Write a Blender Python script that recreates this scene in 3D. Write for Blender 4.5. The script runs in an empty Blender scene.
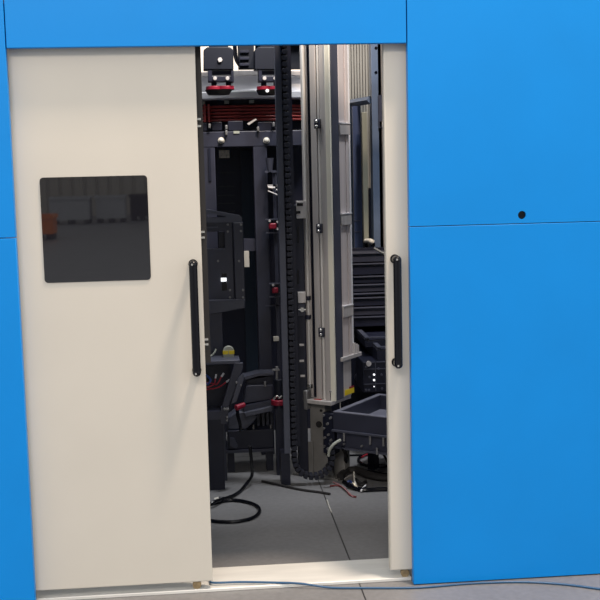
import bpy, bmesh, math, random
from mathutils import Vector, Matrix
random.seed(7)
sc = bpy.context.scene
COL = sc.collection
PI = math.pi

# ------------------------------------------------------------------ camera
CAM = Vector((0, -4.3837, 1.7142)); FOC = 1100.0
PITCH, ROLL, YAW = .1183, .0233, -.0911
CM = (Matrix.Rotation(YAW, 3, 'Z') @ Matrix.Rotation(-PITCH, 3, 'X') @ Matrix.Rotation(ROLL, 3, 'Y'))
def ray(px, py): return CM @ Vector(((px-300)/FOC, 1, -(py-300)/FOC))
def P(px, py, Y):                       # the point at depth Y seen at that place of the photo
    d = ray(px, py); return CAM + d*((Y-CAM.y)/d.y)
def G(px, py, z=0.0):                   # the point of height z
    d = ray(px, py); return CAM + d*((z-CAM.z)/d.z)
cd = bpy.data.cameras.new('camera'); co = bpy.data.objects.new('camera', cd); COL.objects.link(co)
cd.sensor_fit = 'HORIZONTAL'; cd.sensor_width = 36; cd.lens = 36*FOC/600; cd.clip_start = .05; cd.clip_end = 200
co.matrix_world = Matrix.Translation(CAM) @ (CM @ Matrix.Rotation(PI/2, 3, 'X')).to_4x4()
sc.camera = co

# ------------------------------------------------------------------ materials
def mat(name, col, rough=.5, metal=0., noise=.0, nscale=6., spec=.5, stretch=(1, 1, 1), bump=0., bscale=80., coat=0., ior=None):
    m = bpy.data.materials.new(name); m.use_nodes = True
    nt = m.node_tree; b = nt.nodes['Principled BSDF']
    b.inputs['Base Color'].default_value = (*col, 1); b.inputs['Roughness'].default_value = rough
    b.inputs['Metallic'].default_value = metal; b.inputs['Specular IOR Level'].default_value = spec
    if coat: b.inputs['Coat Weight'].default_value = coat
    if ior: b.inputs['IOR'].default_value = ior
    tc = nt.nodes.new('ShaderNodeTexCoord')
    mp = nt.nodes.new('ShaderNodeMapping'); mp.inputs['Scale'].default_value = stretch
    nt.links.new(tc.outputs['Object'], mp.inputs['Vector'])
    if noise:
        n = nt.nodes.new('ShaderNodeTexNoise'); n.inputs['Scale'].default_value = nscale; n.inputs['Detail'].default_value = 6
        nt.links.new(mp.outputs['Vector'], n.inputs['Vector'])
        r = nt.nodes.new('ShaderNodeMapRange'); r.inputs['From Min'].default_value = .3; r.inputs['From Max'].default_value = .7
        r.inputs['To Min'].default_value = 1-noise; r.inputs['To Max'].default_value = 1+noise
        nt.links.new(n.outputs['Fac'], r.inputs['Value'])
        mx = nt.nodes.new('ShaderNodeMix'); mx.data_type = 'RGBA'; mx.blend_type = 'MULTIPLY'; mx.inputs['Factor'].default_value = 1
        mx.inputs['A'].default_value = (*col, 1); nt.links.new(r.outputs['Result'], mx.inputs['B'])
        nt.links.new(mx.outputs['Result'], b.inputs['Base Color'])
    if bump:
        n2 = nt.nodes.new('ShaderNodeTexNoise'); n2.inputs['Scale'].default_value = bscale
        nt.links.new(mp.outputs['Vector'], n2.inputs['Vector'])
        bp = nt.nodes.new('ShaderNodeBump'); bp.inputs['Strength'].default_value = bump; bp.inputs['Distance'].default_value = .002
        nt.links.new(n2.outputs['Fac'], bp.inputs['Height']); nt.links.new(bp.outputs['Normal'], b.inputs['Normal'])
    return m
M = dict(
    blue=mat('blue_paint', (.0015, .245, .72), .42, spec=.28, noise=.03, nscale=3, bump=.05, bscale=300),
    cream=mat('cream_paint', (.62, .59, .525), .45, noise=.025, nscale=2.5, bump=.04, bscale=300),
    black=mat('black_plastic', (.0025, .003, .006), .25, spec=.3),
    blacksteel=mat('black_steel', (.007, .009, .017), .55, spec=.3),
    chain=mat('chain_plastic', (.017, .019, .030), .5, spec=.3),
    rubber=mat('dark_rubber', (.021, .020, .021), .6, spec=.3),
    slate=mat('slate_paint', (.029, .032, .053), .45, noise=.12, nscale=8),
    slate_light=mat('grey_slate_paint', (.062, .067, .095), .45, noise=.1, nscale=8),
    navy=mat('dark_navy_paint', (.005, .007, .021), .5, noise=.15, nscale=5),
    bluegrey=mat('blue_grey_paint', (.085, .115, .175), .42, noise=.1, nscale=6),
    alu=mat('aluminium', (.56, .535, .525), .42, .2, noise=.10, nscale=5, stretch=(8, 8, .3)),
    alu_pink=mat('warm_aluminium', (.66, .60, .59), .45, .15, noise=.08, nscale=5, stretch=(8, 8, .3)),
    tray_rim=mat('lit_tray_paint', (.16, .165, .21), .45, noise=.12),  # lighter tone stands in for light falling on the open tray
    channel=mat('channel_paint', (.085, .095, .135), .45, noise=.1),
    dullred=mat('dull_red', (.16, .03, .03), .5),
    rod=mat('ground_rod', (.74, .73, .71), .4),
    dull_alu=mat('dull_aluminium', (.22, .215, .205), .5, .2, noise=.18, nscale=9),
    steel_grey=mat('grey_steel', (.20, .20, .205), .45, .3, noise=.15),
    steel=mat('bright_steel', (.62, .62, .60), .25, .8),
    creamstrip=mat('cream_strip', (.86, .84, .72), .5),
    white=mat('white_paint', (.82, .82, .84), .35, noise=.03),
    offwhite=mat('off_white', (.60, .58, .52), .5),
    red=mat('red_paint', (.36, .045, .038), .4, noise=.2, nscale=10),
    redpad=mat('red_polyurethane', (.24, .008, .028), .45),
    yellow=mat('yellow_tape', (.75, .56, .02), .5),
    greyplastic=mat('grey_plastic', (.36, .38, .33), .5),
    sill=mat('sill_metal', (.74, .74, .71), .38, .15, noise=.10, nscale=4, stretch=(.6, 4, 4)),
    brass=mat('brass', (.36, .27, .15), .4, .5, noise=.3, nscale=60),
    bluehose=mat('blue_hose', (.018, .085, .19), .35),
    wire_red=mat('red_wire', (.45, .03, .05), .4),
    wire_blue=mat('blue_wire', (.05, .10, .36), .4),
    crate=mat('grey_crate', (.42, .43, .44), .5),
    orange=mat('orange_plastic', (.75, .20, .03), .5),
    hallwall=mat('hall_wall', (.42, .39, .33), .6, noise=.06),
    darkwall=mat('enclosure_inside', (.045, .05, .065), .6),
    taupe=mat('taupe_paint', (.13, .115, .105), .5, noise=.1),
    label=mat('label_paper', (.88, .78, .60), .6, noise=.35, nscale=90),
)
def make_concrete():
    m = mat('concrete', (.195, .195, .20), .42, noise=0)
    nt = m.node_tree; b = nt.nodes['Principled BSDF']; tc = nt.nodes['Texture Coordinate']
    def nz(scale, detail):
        n = nt.nodes.new('ShaderNodeTexNoise'); n.inputs['Scale'].default_value = scale; n.inputs['Detail'].default_value = detail
        nt.links.new(tc.outputs['Object'], n.inputs['Vector']); return n
    n1 = nz(1.7, 5); n2 = nz(38, 6)
    ad = nt.nodes.new('ShaderNodeMath'); ad.operation = 'ADD'
    nt.links.new(n1.outputs['Fac'], ad.inputs[0]); nt.links.new(n2.outputs['Fac'], ad.inputs[1])
    cr = nt.nodes.new('ShaderNodeMapRange'); cr.inputs['From Min'].default_value = .7; cr.inputs['From Max'].default_value = 1.3
    cr.inputs['To Min'].default_value = .84; cr.inputs['To Max'].default_value = 1.12
    nt.links.new(ad.outputs[0], cr.inputs['Value'])
    # saw-cut joints every 3 m
    sp = nt.nodes.new('ShaderNodeSeparateXYZ'); nt.links.new(tc.outputs['Object'], sp.inputs[0])
    def joint(sock, off):
        a = nt.nodes.new('ShaderNodeMath'); a.operation = 'ADD'; a.inputs[1].default_value = 300-off
        nt.links.new(sock, a.inputs[0])
        w = nt.nodes.new('ShaderNodeMath'); w.operation = 'MODULO'; w.inputs[1].default_value = 3.0; nt.links.new(a.outputs[0], w.inputs[0])
        g = nt.nodes.new('ShaderNodeMath'); g.operation = 'GREATER_THAN'; g.inputs[1].default_value = .006; nt.links.new(w.outputs[0], g.inputs[0])
        return g
    jx = joint(sp.outputs['X'], JX); jy = joint(sp.outputs['Y'], -.9)
    mn = nt.nodes.new('ShaderNodeMath'); mn.operation = 'MULTIPLY'; nt.links.new(jx.outputs[0], mn.inputs[0]); nt.links.new(jy.outputs[0], mn.inputs[1])
    k = nt.nodes.new('ShaderNodeMapRange'); k.inputs['To Min'].default_value = .12; nt.links.new(mn.outputs[0], k.inputs['Value'])
    mu = nt.nodes.new('ShaderNodeMath'); mu.operation = 'MULTIPLY'; nt.links.new(cr.outputs['Result'], mu.inputs[0]); nt.links.new(k.outputs['Result'], mu.inputs[1])
    mx = nt.nodes.new('ShaderNodeMix'); mx.data_type = 'RGBA'; mx.blend_type = 'MULTIPLY'; mx.inputs['Factor'].default_value = 1
    mx.inputs['A'].default_value = (.195, .195, .20, 1); nt.links.new(mu.outputs[0], mx.inputs['B'])
    nt.links.new(mx.outputs['Result'], b.inputs['Base Color'])
    return m
JX = G(350.7, 563.7).x
M['concrete'] = make_concrete()
def make_pane():
    m = bpy.data.materials.new('smoked_pane'); m.use_nodes = True
    nt = m.node_tree; b = nt.nodes['Principled BSDF']
    b.inputs['Base Color'].default_value = (.012, .012, .016, 1); b.inputs['Roughness'].default_value = .02
    b.inputs['IOR'].default_value = 2.1
    tr = nt.nodes.new('ShaderNodeBsdfTransparent'); tr.inputs['Color'].default_value = (.28, .27, .28, 1)
    mx = nt.nodes.new('ShaderNodeMixShader'); mx.inputs[0].default_value = .12
    nt.links.new(b.outputs[0], mx.inputs[1]); nt.links.new(tr.outputs[0], mx.inputs[2])
    nt.links.new(mx.outputs[0], nt.nodes['Material Output'].inputs['Surface'])
    return m
M['pane'] = make_pane()
def emis(name, col, s):
    m = bpy.data.materials.new(name); m.use_nodes = True
    b = m.node_tree.nodes['Principled BSDF']
    b.inputs['Base Color'].default_value = (*col, 1); b.inputs['Emission Color'].default_value = (*col, 1); b.inputs['Emission Strength'].default_value = s
    return m
M['daylight'] = emis('daylight_window', (1, .88, .75), .52)
M['led'] = emis('white_led', (.95, .97, 1), 1.2)

# ------------------------------------------------------------------ mesh builder
class MB:
    def __init__(s): s.bm = bmesh.new()
    def box(s, x0, x1, y0, y1, z0, z1, mtx=None):
        x0, x1 = sorted((x0, x1)); y0, y1 = sorted((y0, y1)); z0, z1 = sorted((z0, z1))
        v = [s.bm.verts.new((mtx @ Vector(p)) if mtx else p) for p in
             [(x0,y0,z0),(x1,y0,z0),(x1,y1,z0),(x0,y1,z0),(x0,y0,z1),(x1,y0,z1),(x1,y1,z1),(x0,y1,z1)]]
        for f in [(0,3,2,1),(4,5,6,7),(0,1,5,4),(1,2,6,5),(2,3,7,6),(3,0,4,7)]: s.bm.faces.new([v[i] for i in f])
        return s
    def pbox(s, a, b, c, d, Y, dep):                    # a box whose front at depth Y shows at these photo edges
        ym = (b+d)/2; xm = (a+c)/2
        return s.box(P(a, ym, Y).x, P(c, ym, Y).x, Y, Y+dep, P(xm, b, Y).z, P(xm, d, Y).z)
    def prism(s, pts, y0, y1):                          # polygon in x-z extruded along y
        A = [s.bm.verts.new((p[0], y0, p[1])) for p in pts]; B = [s.bm.verts.new((p[0], y1, p[1])) for p in pts]
        n = len(pts); s.bm.faces.new(A); s.bm.faces.new(B[::-1])
        for i in range(n): s.bm.faces.new((A[i], B[i], B[(i+1) % n], A[(i+1) % n]))
        return s
    def pprism(s, pp, Y, dep):
        return s.prism([(P(x, y, Y).x, P(x, y, Y).z) for x, y in pp], Y, Y+dep)
    def frame(s, outer, inner, y0, y1):                 # rectangular ring in x-z: (x0,x1,z0,z1)
        def rc(r): return [(r[0],r[2]),(r[1],r[2]),(r[1],r[3]),(r[0],r[3])]
        O = [[s.bm.verts.new((x, y, z)) for x, z in rc(outer)] for y in (y0, y1)]
        I = [[s.bm.verts.new((x, y, z)) for x, z in rc(inner)] for y in (y0, y1)]
        for i in range(4):
            j = (i+1) % 4
            s.bm.faces.new((O[0][i], O[0][j], I[0][j], I[0][i])); s.bm.faces.new((O[1][j], O[1][i], I[1][i], I[1][j]))
            s.bm.faces.new((O[0][j], O[0][i], O[1][i], O[1][j])); s.bm.faces.new((I[0][i], I[0][j], I[1][j], I[1][i]))
        return s
    def cyl(s, p, q, r, n=16, r2=None):
        p = Vector(p); q = Vector(q); d = (q-p); r2 = r if r2 is None else r2
        R = d.to_track_quat('Z', 'Y').to_matrix()
        A = [s.bm.verts.new(p + R @ Vector((r*math.cos(t*2*PI/n), r*math.sin(t*2*PI/n), 0))) for t in range(n)]
        B = [s.bm.verts.new(q + R @ Vector((r2*math.cos(t*2*PI/n), r2*math.sin(t*2*PI/n), 0))) for t in range(n)]
        s.bm.faces.new(A[::-1]); s.bm.faces.new(B)
        for i in range(n): s.bm.faces.new((A[i], A[(i+1) % n], B[(i+1) % n], B[i]))
        return s
    def tube(s, pts, r, n=8, smooth=6):
        pts = [Vector(p) for p in pts]
        if smooth:
            out = []
            E = [pts[0]*2-pts[1]] + pts + [pts[-1]*2-pts[-2]]
            for i in range(1, len(E)-2):
                a, b, c, d = E[i-1:i+3]
                for k in range(smooth):
                    t = k/smooth
                    out.append(.5*((2*b)+(c-a)*t+(2*a-5*b+4*c-d)*t*t+(3*b-a-3*c+d)*t**3))
            out.append(pts[-1]); pts = out
        prev = None; up = Vector((0, 0, 1))
        tg0 = (pts[1]-pts[0]).normalized()
        nrm = tg0.cross(up) if tg0.cross(up).length > .1 else tg0.cross(Vector((1, 0, 0)))
        nrm.normalize()
        for i, p in enumerate(pts):
            tg = (pts[min(i+1, len(pts)-1)]-pts[max(i-1, 0)]).normalized()
            nrm = (nrm - tg*nrm.dot(tg)).normalized(); bi = tg.cross(nrm)
            ring = [s.bm.verts.new(p + r*(nrm*math.cos(k*2*PI/n)+bi*math.sin(k*2*PI/n))) for k in range(n)]
            if prev:
                for k in range(n): s.bm.faces.new((prev[k], prev[(k+1) % n], ring[(k+1) % n], ring[k]))
            else: s.bm.faces.new(ring[::-1])
            prev = ring
        s.bm.faces.new(prev); return s
    def lathe(s, c, prof, n=96):                        # closed profile [(r, z)] about the vertical axis through c
        rings = [[s.bm.verts.new((c[0]+r*math.cos(t*2*PI/n), c[1]+r*math.sin(t*2*PI/n), z)) for t in range(n)] for r, z in prof]
        m = len(prof)
        for i in range(m):
            A, B = rings[i], rings[(i+1) % m]
            for t in range(n): s.bm.faces.new((A[t], A[(t+1) % n], B[(t+1) % n], B[t]))
        return s
    def sphere(s, c, r):
        bmesh.ops.create_uvsphere(s.bm, u_segments=20, v_segments=12, radius=r, matrix=Matrix.Translation(c)); return s
    def each(s, name, m, parent=None, bevel=0., smooth=False, local=False):   # every separate piece its own object
        s.bm.verts.index_update(); s.bm.verts.ensure_lookup_table()
        seen = set(); out = []
        for v in list(s.bm.verts):
            if v in seen: continue
            isl = []; st = [v]; seen.add(v)
            while st:
                a = st.pop(); isl.append(a)
                for e in a.link_edges:
                    b = e.other_vert(a)
                    if b not in seen: seen.add(b); st.append(b)
            k = MB(); mp = {a: k.bm.verts.new(a.co) for a in isl}
            for f in {f for a in isl for f in a.link_faces}: k.bm.faces.new([mp[x] for x in f.verts])
            out.append(k.build(name, m, parent, bevel, smooth, local))
        s.bm.free(); return out
    def build(s, name, m, parent=None, bevel=0., smooth=False, local=False):
        bmesh.ops.recalc_face_normals(s.bm, faces=s.bm.faces)
        if parent is not None and not local:
            inv = world(parent).inverted(); bmesh.ops.transform(s.bm, matrix=inv, verts=s.bm.verts)
        me = bpy.data.meshes.new(name); s.bm.to_mesh(me); s.bm.free()
        o = bpy.data.objects.new(name, me); COL.objects.link(o); me.materials.append(M[m] if isinstance(m, str) else m)
        if parent is not None: o.parent = parent
        if smooth:
            for f in me.polygons: f.use_smooth = True
        if smooth or bevel:
            me.set_sharp_from_angle(angle=math.radians(40))
        if bevel:
            b = o.modifiers.new('bevel', 'BEVEL'); b.width = bevel; b.segments = 2; b.limit_method = 'ANGLE'; b.harden_normals = False
        return o
def world(o):
    m = Matrix.LocRotScale(o.location, o.rotation_euler, None)
    return (world(o.parent) @ m) if o.parent else m
def tag(o, label=None, cat=None, group=None, kind=None):
    if label: o['label'] = label
    if cat: o['category'] = cat
    if group: o['group'] = group
    if kind: o['kind'] = kind
    return o
def thing(name, label, cat, loc=(0, 0, 0), rz=0, group=None):
    o = bpy.data.objects.new(name, None); COL.objects.link(o); o.empty_display_size = .05
    o.location = loc; o.rotation_euler = (0, 0, rz)
    return tag(o, label, cat, group)
def single(name, mb, m, label, cat, bevel=0., smooth=False, group=None):
    return tag(mb.build(name, m, None, bevel, smooth), label, cat, group)
def copy_tree(o, parent=None):
    c = o.copy(); COL.objects.link(c)
    if parent: c.parent = parent
    for ch in list(o.children): copy_tree(ch, c)
    return c
def struct(name, mb, m, bevel=0.): return tag(mb.build(name, m, None, bevel), kind='structure')

# ------------------------------------------------------------------ setting
struct('floor', MB().box(-16, 16, -43, 9, -.1, 0), 'concrete')
wb = MB()
for i in range(64): wb.box(-16+i*.5, -16+i*.5+.34, -42.06, -41.98, 0, 7)
wb.box(-16, 16, -42.4, -42.05, 0, 7)
struct('wall_front', wb, 'hallwall')
W0, W1 = P(196, 100, 7.5), P(380, 40, 7.5)
struct('wall_back', MB().frame((-7, 9, 0, 6), (W0.x-1, W1.x+1, 2.35, 4.2), 7.5, 7.7), 'hallwall')
win = struct('window_1', MB().frame((W0.x-1, W1.x+1, 2.35, 4.2), (W0.x-.94, W1.x+.94, 2.41, 4.14), 7.48, 7.72), 'white')
wp = MB()
wp.box(W0.x-.94, W1.x+.94, 7.58, 7.60, 2.41, 4.14); wp.build('window_pane', 'daylight', win)
wm = MB()
for i in range(1, 4):
    x = W0.x-1+(W1.x-W0.x+2)*i/4; wm.box(x-.02, x+.02, 7.5, 7.575, 2.41, 4.14)
wm.each('mullion', 'white', win)

# ------------------------------------------------------------------ blue cladding of the machine housing
FP, BP = -.08, -.045                # front and back of the panels
TOP = 3.1
def panel(x0, x1, z0, z1, label, hole=None):
    mb = MB()
    if hole:
        hx, hz, r = hole; n = 32
        F_, B_ = [], []
        outer = []
        for k in range(n):
            a = 2*PI*k/n; dx, dz = math.cos(a), math.sin(a)
            t = min(((x1-hx) if dx > 0 else (x0-hx))/dx if abs(dx) > 1e-6 else 1e9, ((z1-hz) if dz > 0 else (z0-hz))/dz if abs(dz) > 1e-6 else 1e9)
            outer.append([hx+dx*t, hz+dz*t])
        for cx, cz in ((x0,z0),(x1,z0),(x1,z1),(x0,z1)):
            o = min(outer, key=lambda p: (p[0]-cx)**2+(p[1]-cz)**2); o[0], o[1] = cx, cz
        inner = [(hx+r*math.cos(2*PI*k/n), hz+r*math.sin(2*PI*k/n)) for k in range(n)]
        O = [[mb.bm.verts.new((x, y, z)) for x, z in outer] for y in (FP, BP)]
        I = [[mb.bm.verts.new((x, y, z)) for x, z in inner] for y in (FP, BP)]
        for i in range(n):
            j = (i+1) % n
            mb.bm.faces.new((O[0][i], O[0][j], I[0][j], I[0][i])); mb.bm.faces.new((O[1][j], O[1][i], I[1][i], I[1][j]))
            mb.bm.faces.new((O[0][j], O[0][i], O[1][i], O[1][j])); mb.bm.faces.new((I[0][i], I[0][j], I[1][j], I[1][i]))
        return single('wall_panel', mb, 'blue', label, 'panel')
    mb.box(x0, x1, FP, BP, z0, z1)
    return single('wall_panel', mb, 'blue', label, 'panel', bevel=.002, group='blue housing panels')
ZS = 1.478
panel(-2.0, -.697, .004, ZS-.0015, 'lower blue sheet metal panel at the left edge, beside the cream door')
panel(-2.0, -.697, ZS+.0015, TOP, 'upper blue sheet metal panel at the left edge, above the short seam')
panel(-.693, .832, 2.192, TOP, 'blue lintel panel spanning above both cream sliding doors')
panel(.836, 2.6, .004, ZS-.0015, 'large lower blue panel right of the narrow cream door, reaching the floor')
h = panel(.836, 2.6, ZS+.0015, TOP, 'upper right blue panel with one small round black hole', hole=(1.292, 1.512, .0165))
h['group'] = 'blue housing panels'
MB().cyl((1.292, -.070, 1.512), (1.292, -.05, 1.512), .0162, 24).build('hole_plug', 'black', h)
# housing sides and rear, dark inside
struct('wall_left', MB().box(-2.0, -1.95, -.04, 4.2, 0, TOP), 'darkwall')
struct('wall_right', MB().box(2.55, 2.6, -.04, 4.2, 0, TOP), 'darkwall')
rf_ = MB(); rf_.box(-2.0, 2.6, -.04, 1.0, TOP, TOP+.04); struct('shade_roof', rf_, 'darkwall')  # unseen roof, added to keep the interior dark
struct('shade_roof_rear', MB().box(-2.0, 2.6, 2.9, 4.2, TOP, TOP+.04), 'darkwall')  # second unseen roof, added to narrow the slot that lets light in
struct('wall_rear', MB().box(-1.95, .14, 3.85, 3.90, 0, 2.40), 'darkwall')
# structure posts behind the cladding
struct('trim_1', MB().box(-.80, -.74, .05, .11, 0, TOP), 'darkwall')
struct('trim_2', MB().box(.93, .99, .05, .11, 0, TOP), 'darkwall')

# ------------------------------------------------------------------ threshold
t = thing('threshold_track', 'pale metal threshold track on the floor under the sliding doors', 'threshold', (0, 0, 0))
MB().box(-.72, .838, -.012, .225, 0, .011).build('track_plate', 'sill', t, bevel=.002)
MB().box(-.72, .838, -.026, -.012, 0, .015).build('front_lip', 'sill', t, bevel=.003)

# ------------------------------------------------------------------ sliding doors
DF, DB = -.03, .012
def handle(root, x, ztop, zbot):
    h = MB()
    r = .0165; y = DF-.06
    h.cyl((x, y, zbot+.012), (x, y, ztop-.012), r, 24)
    g = h.build('handle', 'black', root, smooth=True, bevel=.003)
    for z, s in ((ztop, -1), (zbot, 1)):
        e = MB(); zz = z+s*.014
        e.sphere((x, y, zz), r*1.03)
        e.cyl((x, DF, zz), (x, y, zz), .0150, 20)
        e.cyl((x, DF, zz), (x, DF-.006, zz), .0185, 20)
        e.build('handle_mount', 'black', g, smooth=True)
    b = MB()
    for z, s in ((ztop, -1), (zbot, 1)):
        b.cyl((x-.004, y-r*.9, z+s*.011), (x-.004, y-r*1.12, z+s*.011), .004, 12)
    b.each('handle_screw', 'steel', g, smooth=True)
    return g
ZD0, ZD1 = .049, 2.30
L = thing('sliding_door', 'wide cream left sliding door with square dark window and black bar handle', 'door', (-.4, 0, .011), group='cream sliding doors')
wx0, wx1, wz0, wz1 = -.598, -.194, 1.300, 1.701
MB().frame((-.86, .012, ZD0, ZD1), (wx0, wx1, wz0, wz1), DF, DB).build('door_leaf', 'cream', L, bevel=.0025)
def rrect(x0, x1, z0, z1, r, y0, y1, mname, name, parent):
    pts = []
    for cx, cz, a0 in ((x1-r, z1-r, 0), (x0+r, z1-r, 90), (x0+r, z0+r, 180), (x1-r, z0+r, 270)):
        for k in range(6):
            a = math.radians(a0+k*18); pts.append((cx+r*math.cos(a), cz+r*math.sin(a)))
    return MB().prism(pts, y0, y1).build(name, mname, parent)
rrect(wx0-.004, wx1+.004, wz0-.004, wz1+.004, .014, DF-.0035, DF-.0002, 'pane', 'window_pane', L)
handle(L, -.023, 1.367, .914)
# rubber nose strip on the leading edge, with clips
MB().box(.0125, .0125+.022, -.005, .035, .95, ZD1).build('edge_seal', 'rubber', L)
cl = MB()
for py in (119, 126, 232, 237.5, 339.5, 344.5):
    z = P(203, py, -.01).z; cl.box(.011, .027, -.012, -.0052, z-.004, z+.004)
cl.each('seal_clip', 'steel', L)
def roller(root, x):
    MB().cyl((x, -.018, .0305), (x, .004, .0305), .018, 24).build('roller', 'brass', root, smooth=True, bevel=.002)
    MB().box(x-.006, x+.006, .004, .010, .011, .06).build('roller_bracket', 'steel', root)
roller(L, P(197, 584, -.01).x)
R_ = thing('sliding_door', 'narrow strip of cream right sliding door with black handle beside large blue panel', 'door', (.9, 0, .011), group='cream sliding doors')
MB().box(.748, 1.62, DF, DB, ZD0, ZD1).build('door_leaf', 'cream', R_, bevel=.006)
handle(R_, .783, 1.362, .914)
roller(R_, P(405, 575, -.01).x); roller(R_, 1.4)
struct('trim_3', MB().box(-1.9, 2.5, -.035, .02, 2.302, 2.36), 'darkwall')          # hanging rail behind lintel

# ------------------------------------------------------------------ blue hose outside
hp = [G(x, y, z) for x, y, z in ((208, 578, .014),(207.5, 580, .023),(214, 581.5, .022),(240, 582, .021),(270, 582.5, .021),(300, 583.5, .021),(330, 587.5, .007),(365, 588, .005),(420, 587.5, .005),(470, 583.5, .005),(520, 582, .005),(560, 584, .005),(600, 589, .005),(660, 598, .005))]
hp[0] = Vector((hp[0].x, .16, .0165)); hp[1] = Vector((hp[1].x+.01, .06, .0175)); hp[2].y = .02
single('air_hose', MB().tube(hp, .0045, 10), 'bluehose', 'thin blue hose lying over the threshold and along the concrete floor', 'hose', smooth=True)

# ================================================================== inside the machine
# ---- turntable ring overhead
tc_ = P(250, 90, 2.75); cx, cy = tc_.x-.03, 2.98
zr = lambda py: P(250, py, 2.40).z
T = thing('turntable', 'big white turntable ring with stacked red conductor rings overhead', 'turntable', (cx, cy, zr(129)))
RR = .58
MB().lathe((cx, cy), [(RR-.02, zr(75)), (RR-.02, zr(90)), (.5, zr(90)), (.5, zr(75))]).build('ring_wall', 'white', T, smooth=True)
MB().lathe((cx, cy), [(RR+.02, zr(70.5)), (RR+.02, zr(75.5)), (.5, zr(75.5)), (.5, zr(70.5))]).build('upper_rim', 'alu', T, smooth=True, bevel=.004)
MB().lathe((cx, cy), [(RR+.05, zr(91)), (RR+.05, zr(99)), (.5, zr(99)), (.5, zr(90))]).build('lower_flange', 'white', T, smooth=True, bevel=.008)
for k in range(5):
    z = zr(106+k*3.4); r = .0085
    MB().lathe((cx, cy), [(RR-.01+.012*math.cos(a*PI/4), z+r*math.sin(a*PI/4)) for a in range(8)]).build('conductor_ring', 'red', T, smooth=True)
MB().lathe((cx, cy), [(RR-.05, zr(99)), (RR-.05, zr(129)), (.3, zr(129)), (.3, zr(99))]).build('drum', 'navy', T, smooth=True)
hd = MB()
for px in (205, 209):
    x = P(px, 112, 2.35).x
    y = cy-math.sqrt(max((RR+.012)**2-(x-cx)**2, 0)) - .006
    hd.box(x-.006, x+.006, y-.008, y+.03, zr(121), zr(103))
hd.each('ring_holder', 'red', T)
sp_ = MB()
for px, py in ((203, 101.5), (227, 100.5), (252, 101)):
    x = P(px, 101, 2.35).x; y = cy-math.sqrt((RR-.03)**2-(x-cx)**2)
    sp_.box(x-.014, x+.014, y-.05, y+.02, zr(103), zr(100))
sp_.each('spacer', 'greyplastic', T)

# ---- overhead beam carrying the clamps
YC = 2.02
zb = P(220, 30, YC).z
single('overhead_beam', MB().box(-.3, 1.9, YC+.0, YC+.16, zb, zb+.12), 'navy', 'dark beam over the clamps, mostly hidden by blue lintel', 'beam')
struct('trim_4', MB().box(-.36, -.30, YC, YC+.16, 0, zb+.12), 'darkwall')
struct('trim_5', MB().box(1.9, 1.96, YC, YC+.16, 0, zb+.12), 'darkwall')
def clamp(cx0, label, scale=1., Y=YC, bolt=True):
    s = scale
    q = lambda dx, py: (cx0+dx*s, py)
    root = thing('hanging_clamp', label, 'clamp', P(cx0, 44, Y), group='black clamps under the ring')
    bd = MB().pprism([q(-15.5, 50), q(-11.5, 47), q(11, 47), q(14.5, 50), q(14.5, 69.5), q(-15.5, 69.5)], Y, .12)
    bd.pbox(cx0-10*s, 28, cx0+9*s, 48, Y+.01, .1)
    bd.build('clamp_body', 'blacksteel', root, bevel=.004)
    br = MB(); br.pbox(cx0-11*s, 69.3, cx0-7*s, 81.5, Y+.005, .1); br.pbox(cx0+12*s, 62, cx0+14.5*s, 82, Y+.005, .1); br.pbox(cx0+11*s, 62, cx0+14.5*s, 69, Y+.02, .06)
    br.pbox(cx0-11*s, 76.5, cx0+14.5*s, 81.5, Y+.01, .08); br.pbox(cx0-7*s, 71, cx0+12*s, 74.5, Y+.03, .05)
    br.build('yoke', 'navy', root, bevel=.002)
    st = MB()
    for dx in (-5, 9.5):
        a = P(cx0+dx*s, 80, Y+.05); b = P(cx0+dx*s, 87.5, Y+.05); st.cyl(a, b, .016, 14)
    st.each('stud', 'navy', root, smooth=True)
    pd = MB(); a = P(cx0+1*s, 86.3, Y+.06); b = P(cx0+1*s, 90, Y+.06); pd.cyl((a.x-.035*s, a.y, a.z), (a.x-.035*s, a.y, b.z), .047*s, 28); pd.cyl((a.x+.035*s, a.y, a.z), (a.x+.035*s, a.y, b.z), .047*s, 28)
    pd.build('pressure_pad', 'redpad', root, smooth=True, bevel=.003)
    dp = MB(); a = P(cx0-.5*s, 90.1, Y+.06); b = P(cx0-.5*s, 94.8, Y+.06); dp.cyl((a.x, a.y, b.z), (a.x, a.y, a.z), .062*s, 28, .078*s)
    dp.build('lower_disc', 'rubber', root, smooth=True)
    sb = MB()
    if bolt:
        c = P(cx0+1, 60, Y); sb.cyl((c.x, Y-.012, c.z), (c.x, Y+.001, c.z), .014, 6)
    for dx in (-4, 8.5):
        c = P(cx0+dx*s, 78.3, Y); sb.cyl((c.x, Y-.004, c.z), (c.x, Y+.011, c.z), .011, 14)
    sb.each('bolt', 'alu', root, bevel=.001)
    return root
clamp(219, 'black hanging clamp with silver bolt and red pads, nearest the wide cream door')
c2 = clamp(268, 'dark hanging clamp with red pads, further right beside the cable chain', .86, YC, False)
MB().pbox(255.5, 28, 303, 69, YC+.13, .05).build('back_block', 'blacksteel', c2)
wbm = MB(); c = P(267, 91, YC); wbm.cyl((c.x, YC-.03, c.z), (c.x, YC-.005, c.z), .010, 12); wbm.each('bolt', 'white', c2)
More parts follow.
